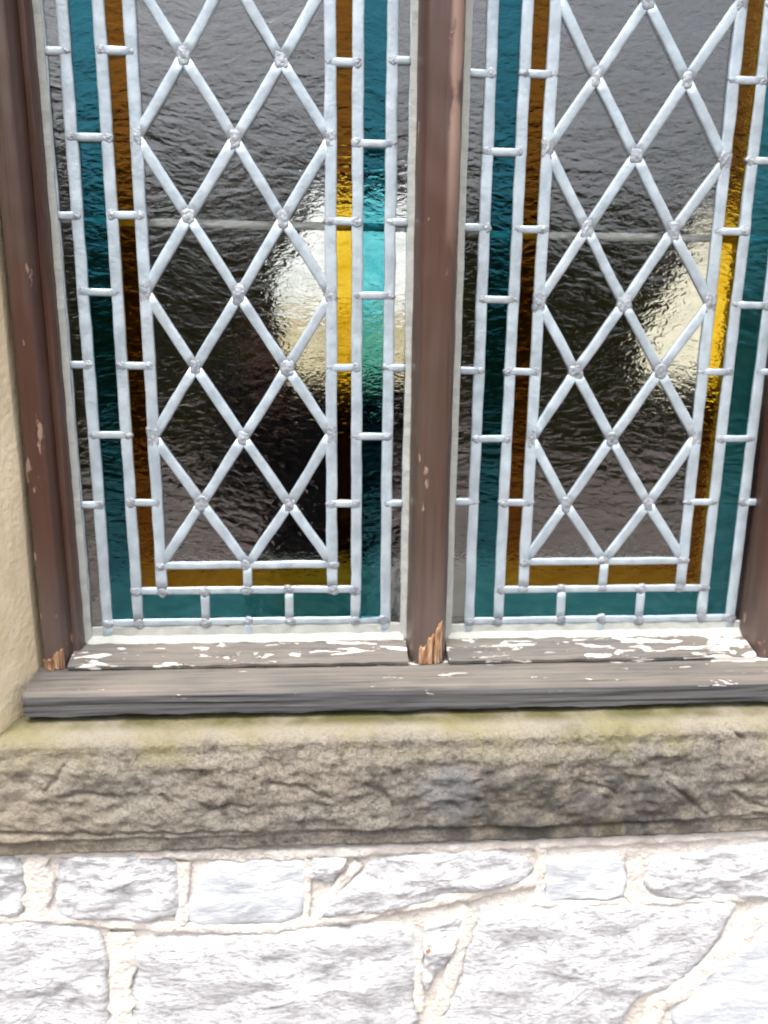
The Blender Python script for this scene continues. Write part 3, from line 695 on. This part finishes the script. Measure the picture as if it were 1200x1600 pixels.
OBS1 = [(0,0,262,885),(2,0,388,883),(4,0,515,880),(1,1,315,787),(3,1,453,789),(0,2,245,683),(2,2,380,686),(4,2,510,678),(1,3,304,575),(3,3,450,577),(0,4,236,455),(2,4,373,462),(4,4,508,460),(1,5,293,338),(3,5,440,343),(0,6,224,214),(2,6,368,218),(4,6,508,215),(1,7,289,88),(3,7,441,95)]
OBS2 = [(0,0,820,877),(2,0,943,880),(4,0,1063,875),(1,1,882,790),(3,1,1012,789),(0,2,830,687),(2,2,953,687),(4,2,1078,683),(1,3,898,582),(3,3,1030,580),(0,4,843,472),(2,4,975,475),(4,4,1099,473),(1,5,917,357),(3,5,1050,362),(0,6,858,230),(2,6,993,243),(4,6,1128,253),(1,7,931,120),(3,7,1072,125),(2,8,1010,3)]
def panel(obs, V, H, h, z0, divs, label, seed):
    """V: x of the eight upright leads; H: z of lattice foot, amber foot, teal foot, glass foot"""
    rnd = random.Random(seed)
    L0, L1, L2, L3, R3, R2, R1, R0 = V; hl, h2, h3, h4 = H
    t = empty('leaded_glass_panel', ((L0 + R0) / 2, 0, h4)); tag(t, label, 'glass panel', 'leaded panels of the window')
    NJ = 10; W = (R3 - L3) / 4; node = {}
    for j in range(NJ + 1):
        for i in range(5):
            if (i + j) % 2 == 0: node[i, j] = [L3 + W * i, z0 + j * h]
    for i, j, a, b in obs:
        p = at(a, b, -0.004); q = node[i, j]
        node[i, j] = [q[0] if i in (0, 4) else 0.5 * (p.x + q[0]) + 0.0, p.z * 0.75 + q[1] * 0.25]
    for i in (0, 2, 4): node[i, 0][1] = hl
    zt0 = z0 + NJ * h
    for i in (0, 2, 4): node[i, NJ][1] = zt0
    top2, top3, top4 = zt0 + (hl - h2), zt0 + (hl - h3), zt0 + (hl - h4)
    zr = lambda j: z0 + j * h
    # lattice panes
    for j in range(0, NJ + 1):
        for i in range(5):
            if (i + j) % 2 == 0: continue
            c = [node.get(k) for k in ((i - 1, j), (i, j - 1), (i + 1, j), (i, j + 1))]
            c = [tuple(q) for q in c if q]
            if len(c) >= 3: pane(t, c, M['clear'], rnd, 'diamond_pane' if len(c) == 4 else 'triangle_pane')
    def strip(xa, xb, zs, mat, nm):
        for za, zc in zip(zs, zs[1:]): pane(t, [(xa, za), (xb, za), (xb, zc), (xa, zc)], mat, rnd, nm)
    odd = [zr(j) for j in (1, 3, 5, 7, 9)]; even = [zr(j) for j in (2, 4, 6, 8)]
    for a, b in ((L2, L3), (R3, R2)): strip(a, b, [h2] + odd + [top2], M['amber'], 'amber_pane')
    for a, b in ((L1, L2), (R2, R1)): strip(a, b, [h3] + even + [top3], M['teal'], 'teal_pane')
    for a, b in ((L0, L1), (R1, R0)): strip(a, b, [h4] + odd + [top4], M['clear'], 'clear_border_pane')
    mid, d1, d2, md = divs
    def hstrip(xs_, za, zc, mat, nm):
        for a, b in zip(xs_, xs_[1:]): pane(t, [(a, za), (b, za), (b, zc), (a, zc)], mat, rnd, nm)
    for (za, zb_, zc, zd) in ((hl, h2, h3, h4), (zt0, top2, top3, top4)):
        hstrip([L3, mid, R3], min(za, zb_), max(za, zb_), M['amber'], 'amber_pane')
        hstrip([L2, d1, d2, R2], min(zc, zb_), max(zc, zb_), M['teal'], 'teal_pane')
        hstrip([L1, md, R1], min(zc, zd), max(zc, zd), M['clear'], 'clear_border_pane')
    # leads
    came(t, (L0, h4), (L0, top4), 0.0085, 0.0042); came(t, (R0, h4), (R0, top4), 0.0085, 0.0042)
    for x in (L1, R1): came(t, (x, h4), (x, top4), 0.0118)
    for x in (L2, R2): came(t, (x, h3), (x, top3), 0.0118)
    for x in (L3, R3): came(t, (x, h2), (x, top2), 0.0122)
    for za, zb_, zc, zd in ((hl, h2, h3, h4), (zt0, top2, top3, top4)):
        came(t, (L3, za), (R3, za), 0.0085, 0.005); came(t, (L2, zb_), (R2, zb_), 0.0085, 0.005)
        came(t, (L1, zc), (R1, zc), 0.0085, 0.005); came(t, (L0, zd), (R0, zd), 0.006, 0.004)
        came(t, (mid, za), (mid, zb_), 0.010); came(t, (d1, zb_), (d1, zc), 0.010); came(t, (d2, zb_), (d2, zc), 0.010); came(t, (md, zc), (md, zd), 0.010)
        for x, z in ((L3, za), (R3, za), (mid, za), (mid, zb_), (L3, zb_), (R3, zb_), (L2, zb_), (R2, zb_), (d1, zb_), (d2, zb_), (d1, zc), (d2, zc), (L2, zc), (R2, zc), (L1, zc), (R1, zc), (md, zc)):
            joint(t, x + rnd.gauss(0, .0008), z + rnd.gauss(0, .0008), rnd.uniform(.0055, .0075), rnd.uniform(.0045, .0062), rnd, 0.0056)
    for (i, j) in node:
        for di in (-1, 1):
            if (i + di, j + 1) in node: came(t, node[i, j], node[i + di, j + 1], rnd.uniform(0.0102, 0.0112), 0.0050)
        if 0 < j < NJ: joint(t, node[i, j][0], node[i, j][1], rnd.uniform(.0054, .0076) * (0.9 if i in (0, 4) else 1), rnd.uniform(.0056, .0080) * (1.25 if i in (0, 4) else 1), rnd, 0.0053, 1.02)
    for (a, b, zz) in ((L2, L3, odd), (R3, R2, odd), (L1, L2, even), (R2, R1, even), (L0, L1, odd), (R1, R0, odd)):
        for z in zz:
            z += rnd.gauss(0, .0012); came(t, (a, z), (b, z), 0.0078, 0.0056)
            for x in (a, b): joint(t, x + rnd.gauss(0, .0006), z, rnd.uniform(.0042, .0066), rnd.uniform(.0036, .006), rnd, rnd.uniform(0.0052, 0.0058))
    # iron saddle bar behind the glass, putty round the edge
    b = bmesh.new(); bmesh.ops.create_cone(b, cap_ends=True, segments=16, radius1=0.0036, radius2=0.0036, depth=R0 - L0 + 0.012)
    bmesh.ops.transform(b, verts=b.verts[:], matrix=Matrix.Translation(((L0 + R0) / 2, 0.014, zr(5) - 0.0035)) @ Matrix.Rotation(math.pi / 2, 4, 'Y'))
    child('saddle_bar', b, M['iron'], t, True)
    child('putty', sweep([(-0.0017, h4 - .0012), (-0.0017, h3 - 0.003), (-0.0030, h3 - 0.004), (-0.0036, h4 + 0.005), (-0.0085, h4 + 0.0008), (-0.0100, h4 - .0012)], 'x', L0, R0, 90, 0.0012, seed, 90), M['putty'], t)
    child('putty', sweep([(0.0062, h4 - .001), (0.0062, h3 - 0.002), (0.016, h3 - 0.001), (0.016, h4 - .001)], 'x', L0, R0, 60, 0.0007, seed + 4, 60), M['putty'], t)
    for x, sg in ((L0, -1), (R0, 1)):
        child('putty', sweep([(x + sg * .0046, -0.0046), (x - sg * 0.003, -0.0048), (x + sg * 0.0005, -0.0075), (x + sg * .0046, -0.0105)], 'z', h4, top4, 120, 0.0008, seed + 9, 90), M['putty'], t)
    return t
panel(OBS1, (-0.1570, -0.1380, -0.1082, -0.0835, 0.0832, 0.1070, 0.1366, 0.1552), (0.0025, -0.0233, -0.0562, -0.0745), 0.06472, 0.0, (0.0, -0.042, 0.0403, -0.0005),
      'left leaded glass panel with diamond lattice and teal and amber border, black reflection low down', 11)
panel(OBS2, (0.2010, 0.2223, 0.2523, 0.2764, 0.4405, 0.4660, 0.4972, 0.5165), (0.0035, -0.0258, -0.0590, -0.0752), 0.06383, 0.0008, (0.3585, 0.3164, 0.3994, 0.3589),
      'right leaded glass panel with diamond lattice and teal and amber border, beside the right edge', 23)

# ------------------------------------------------------------------ inside the window: board and cream reveal
tag(obj('window_board', box_bm((WX0 + .003, 0.042, -0.117), (WX1 - .003, WB + 0.05, -0.080), 0.003), M['white']), 'pale inner window board behind the leaded panels', 'window board')
tag(obj('inner_lining', box_bm((WX1 - 0.036, 0.100, -0.083), (WX1 + .130, 0.120, WZ1 - 0.03), 0.003), M['white']), 'pale timber inner lining behind the right edge of the right panel', 'lining')
tag(obj('inner_lining', box_bm((WX0 + .001, 0.032, -0.083), (WX0 + 0.008, 0.064, WZ1 - 0.03), 0.003), M['creamwall']), 'narrow cream inner lining behind the left edge of the left panel', 'lining')

# ------------------------------------------------------------------ what stands in front of the window and is mirrored in the glass
def tree(x, y, h, r, seed, label):
    rr = random.Random(seed); t = empty('tree', (x, y, G_Z)); tag(t, label, 'tree', 'trees opposite the window')
    b = bmesh.new()
    def limb(p, q, r0, r1, n=8):
        d = (q - p).normalized(); u = d.orthogonal().normalized(); w = d.cross(u); A, B = [], []
        for k in range(n):
            a = 2 * math.pi * k / n; e = u * math.cos(a) + w * math.sin(a)
            A.append(b.verts.new(p + e * r0)); B.append(b.verts.new(q + e * r1))
        for k in range(n): b.faces.new((A[k], A[(k + 1) % n], B[(k + 1) % n], B[k]))
        b.faces.new(B); b.faces.new(list(reversed(A)))
    base = Vector((x, y, G_Z)); fork = base + Vector((rr.uniform(-.1, .1), 0, h * 0.42)); limb(base, fork, 0.16, 0.10)
    tips = []
    for k in range(8):
        a = k * 0.8 + rr.uniform(0, .5); q = base + Vector((math.cos(a) * r * .55, math.sin(a) * r * .55, h * rr.uniform(.5, .88))); limb(fork - Vector((0, 0, .05)), q, 0.06, 0.02, 6); tips.append(q)
    child('trunk', fix(b), M['bark'], t)
    v, f = [], []
    cl = []
    for k in range(46):
        a = rr.uniform(0, 6.283); u = rr.uniform(-1, 1); s = rr.uniform(.45, 1)
        cl.append((base + Vector((math.cos(a) * r * s * math.sqrt(1 - u * u), math.sin(a) * r * s * math.sqrt(1 - u * u), h * 0.62 + u * h * 0.36 * s)), rr.uniform(.25, .5)))
    for k in range(4200):
        c, cr = rr.choice(cl); p = c + Vector((rr.gauss(0, cr * .55), rr.gauss(0, cr * .55), rr.gauss(0, cr * .5)))
        e = Vector((rr.gauss(0, 1), rr.gauss(0, 1), rr.gauss(0, 1))).normalized(); g = e.orthogonal().normalized(); s = rr.uniform(.05, .10)
        n = len(v); v += [p - e * s, p + g * s * .5, p + e * s, p - g * s * .5]; f.append((n, n + 1, n + 2, n + 3))
    child('crown', mesh('crown', v, f), M['leaf'], t)
for k, (x, y, h, r) in enumerate([(-6.5, -11, 4.4, 2.1), (-3.4, -10.5, 4.0, 1.9), (-0.6, -11.5, 4.2, 2.0), (2.3, -11, 3.6, 1.9), (5.0, -12, 2.8, 1.8), (8.2, -12.5, 2.6, 1.9), (11.5, -13, 2.8, 2.0)]):
    tree(x, y, h, r, 50 + k, ['tall dark tree furthest left of the row opposite', 'second dark tree from the left opposite', 'broad dark tree straight opposite the left panel', 'middle dark tree of the row opposite', 'dark tree opposite the right panel', 'low dark tree second from the right opposite', 'dark tree furthest right of the row opposite'][k])
def hedge():
    rr = random.Random(5); v, f = [], []
    for k in range(16000):
        p = Vector((rr.uniform(-13, 16), -9.2 + rr.gauss(0, .25), G_Z + rr.random() ** 0.8 * 1.9))
        e = Vector((rr.gauss(0, 1), rr.gauss(0, 1), rr.gauss(0, 1))).normalized(); g = e.orthogonal().normalized(); s = rr.uniform(.05, .11)
        n = len(v); v += [p - e * s, p + g * s * .5, p + e * s, p - g * s * .5]; f.append((n, n + 1, n + 2, n + 3))
    t = empty('hedge', (1.5, -9.2, G_Z)); tag(t, 'long dark green hedge in front of the trees opposite', 'hedge')
    child('foliage', mesh('foliage', v, f), M['leaf'], t)
    child('core', box_bm((-13, -9.45, G_Z), (16, -8.95, G_Z + 1.6)), M['leaf'], t)
hedge()
def person():
    """the photographer: dark coat, phone held up in both hands, mirrored faintly in the left panel"""
    cx, cy = CAM_P.x - 0.01, CAM_P.y - 0.40
    g = G_Z
    t = empty('person', (cx, cy, g)); tag(t, 'person in black clothes holding up a phone, mirrored darkly in the left panel', 'person')
    def skin(name, verts, edges, rad, mat, sub=2, root=0):
        me = bpy.data.meshes.new(name); me.from_pydata(verts, edges, []); o = bpy.data.objects.new(name, me); COL.objects.link(o); o.parent = t
        o.location = (0, 0, 0)
        s = o.modifiers.new('skin', 'SKIN'); s.use_smooth_shade = True
        for k, r in enumerate(rad):
            sv = me.skin_vertices[0].data[k]; sv.radius = r if isinstance(r, tuple) else (r, r); sv.use_root = (k == root)
        m = o.modifiers.new('sub', 'SUBSURF'); m.levels = sub; m.render_levels = sub
        me.materials.append(mat); return o
    hz = CAM_P.z - g                                    # height of the phone
    H = 1.68
    v = [(0, 0, .92), (0, 0, 1.08), (0, 0, 1.25), (0, 0.0, 1.37), (0, 0.01, 1.44),
         (.10, 0, .86), (.11, .01, .48), (.11, -.02, .09), (.11, .12, .035),
         (-.10, 0, .86), (-.11, .01, .48), (-.11, -.02, .09), (-.11, .12, .035),
         (.17, 0, 1.36), (.23, .06, 1.12), (.10, .30, hz - .10),
         (-.17, 0, 1.36), (-.23, .06, 1.12), (-.08, .30, hz - .10)]
    e = [(0, 1), (1, 2), (2, 3), (3, 4), (0, 5), (5, 6), (6, 7), (7, 8), (0, 9), (9, 10), (10, 11), (11, 12), (3, 13), (13, 14), (14, 15), (3, 16), (16, 17), (17, 18)]
    r = [(.16, .12), (.15, .115), (.18, .125), (.15, .10), .055, .095, .062, .045, .04, .095, .062, .045, .04, .07, .052, .036, .07, .052, .036]
    skin('body', v, e, r, M['cloth'])
    hd = skin('head', [(0, .012, 1.42), (0, .02, 1.49), (0, .035, 1.545), (0, .02, 1.615), (0, .015, 1.665)], [(0, 1), (1, 2), (2, 3), (3, 4)], [.05, .055, (.072, .085), (.076, .092), (.04, .05)], M['skin'])
    hh = skin('hair', [(0, -.01, 1.50), (0, -.025, 1.58), (0, -.002, 1.665), (0, .005, 1.70)], [(0, 1), (1, 2), (2, 3)], [(.07, .06), (.085, .075), (.08, .09), (.03, .04)], M['hair'])
    nose = skin('nose', [(0, .115, 1.585), (0, .132, 1.555), (0, .120, 1.545)], [(0, 1), (1, 2)], [.010, .014, .008], M['skin'], 1)
    for s in (-1, 1):
        px = s * .082 + .01
        skin('hand', [(px + s * .015, .29, hz - .10), (px, .35, hz - .06), (px - s * .002, .375, hz - .03)], [(0, 1), (1, 2)], [.026, (.03, .018), (.026, .016)], M['skin'], 2)
        for k in range(4):
            zz = hz - .055 + k * .018
            skin('finger', [(px, .37, zz), (px - s * .004, .398, zz + .004), (px - s * .025, .404, zz + .005)], [(0, 1), (1, 2)], [.009, .0085, .0075], M['skin'], 1)
        skin('thumb', [(px, .36, hz - .03), (px - s * .014, .372, hz + .0), (px - s * .03, .374, hz + .012)], [(0, 1), (1, 2)], [.011, .010, .008], M['skin'], 1)
    ph = obj('phone', box_bm((CAM_P.x - .078, CAM_P.y - .016, CAM_P.z - .037), (CAM_P.x + .078, CAM_P.y - .007, CAM_P.z + .037), .003), M['black'])
    tag(ph, 'black phone held sideways in the hands of the person', 'phone')
person()
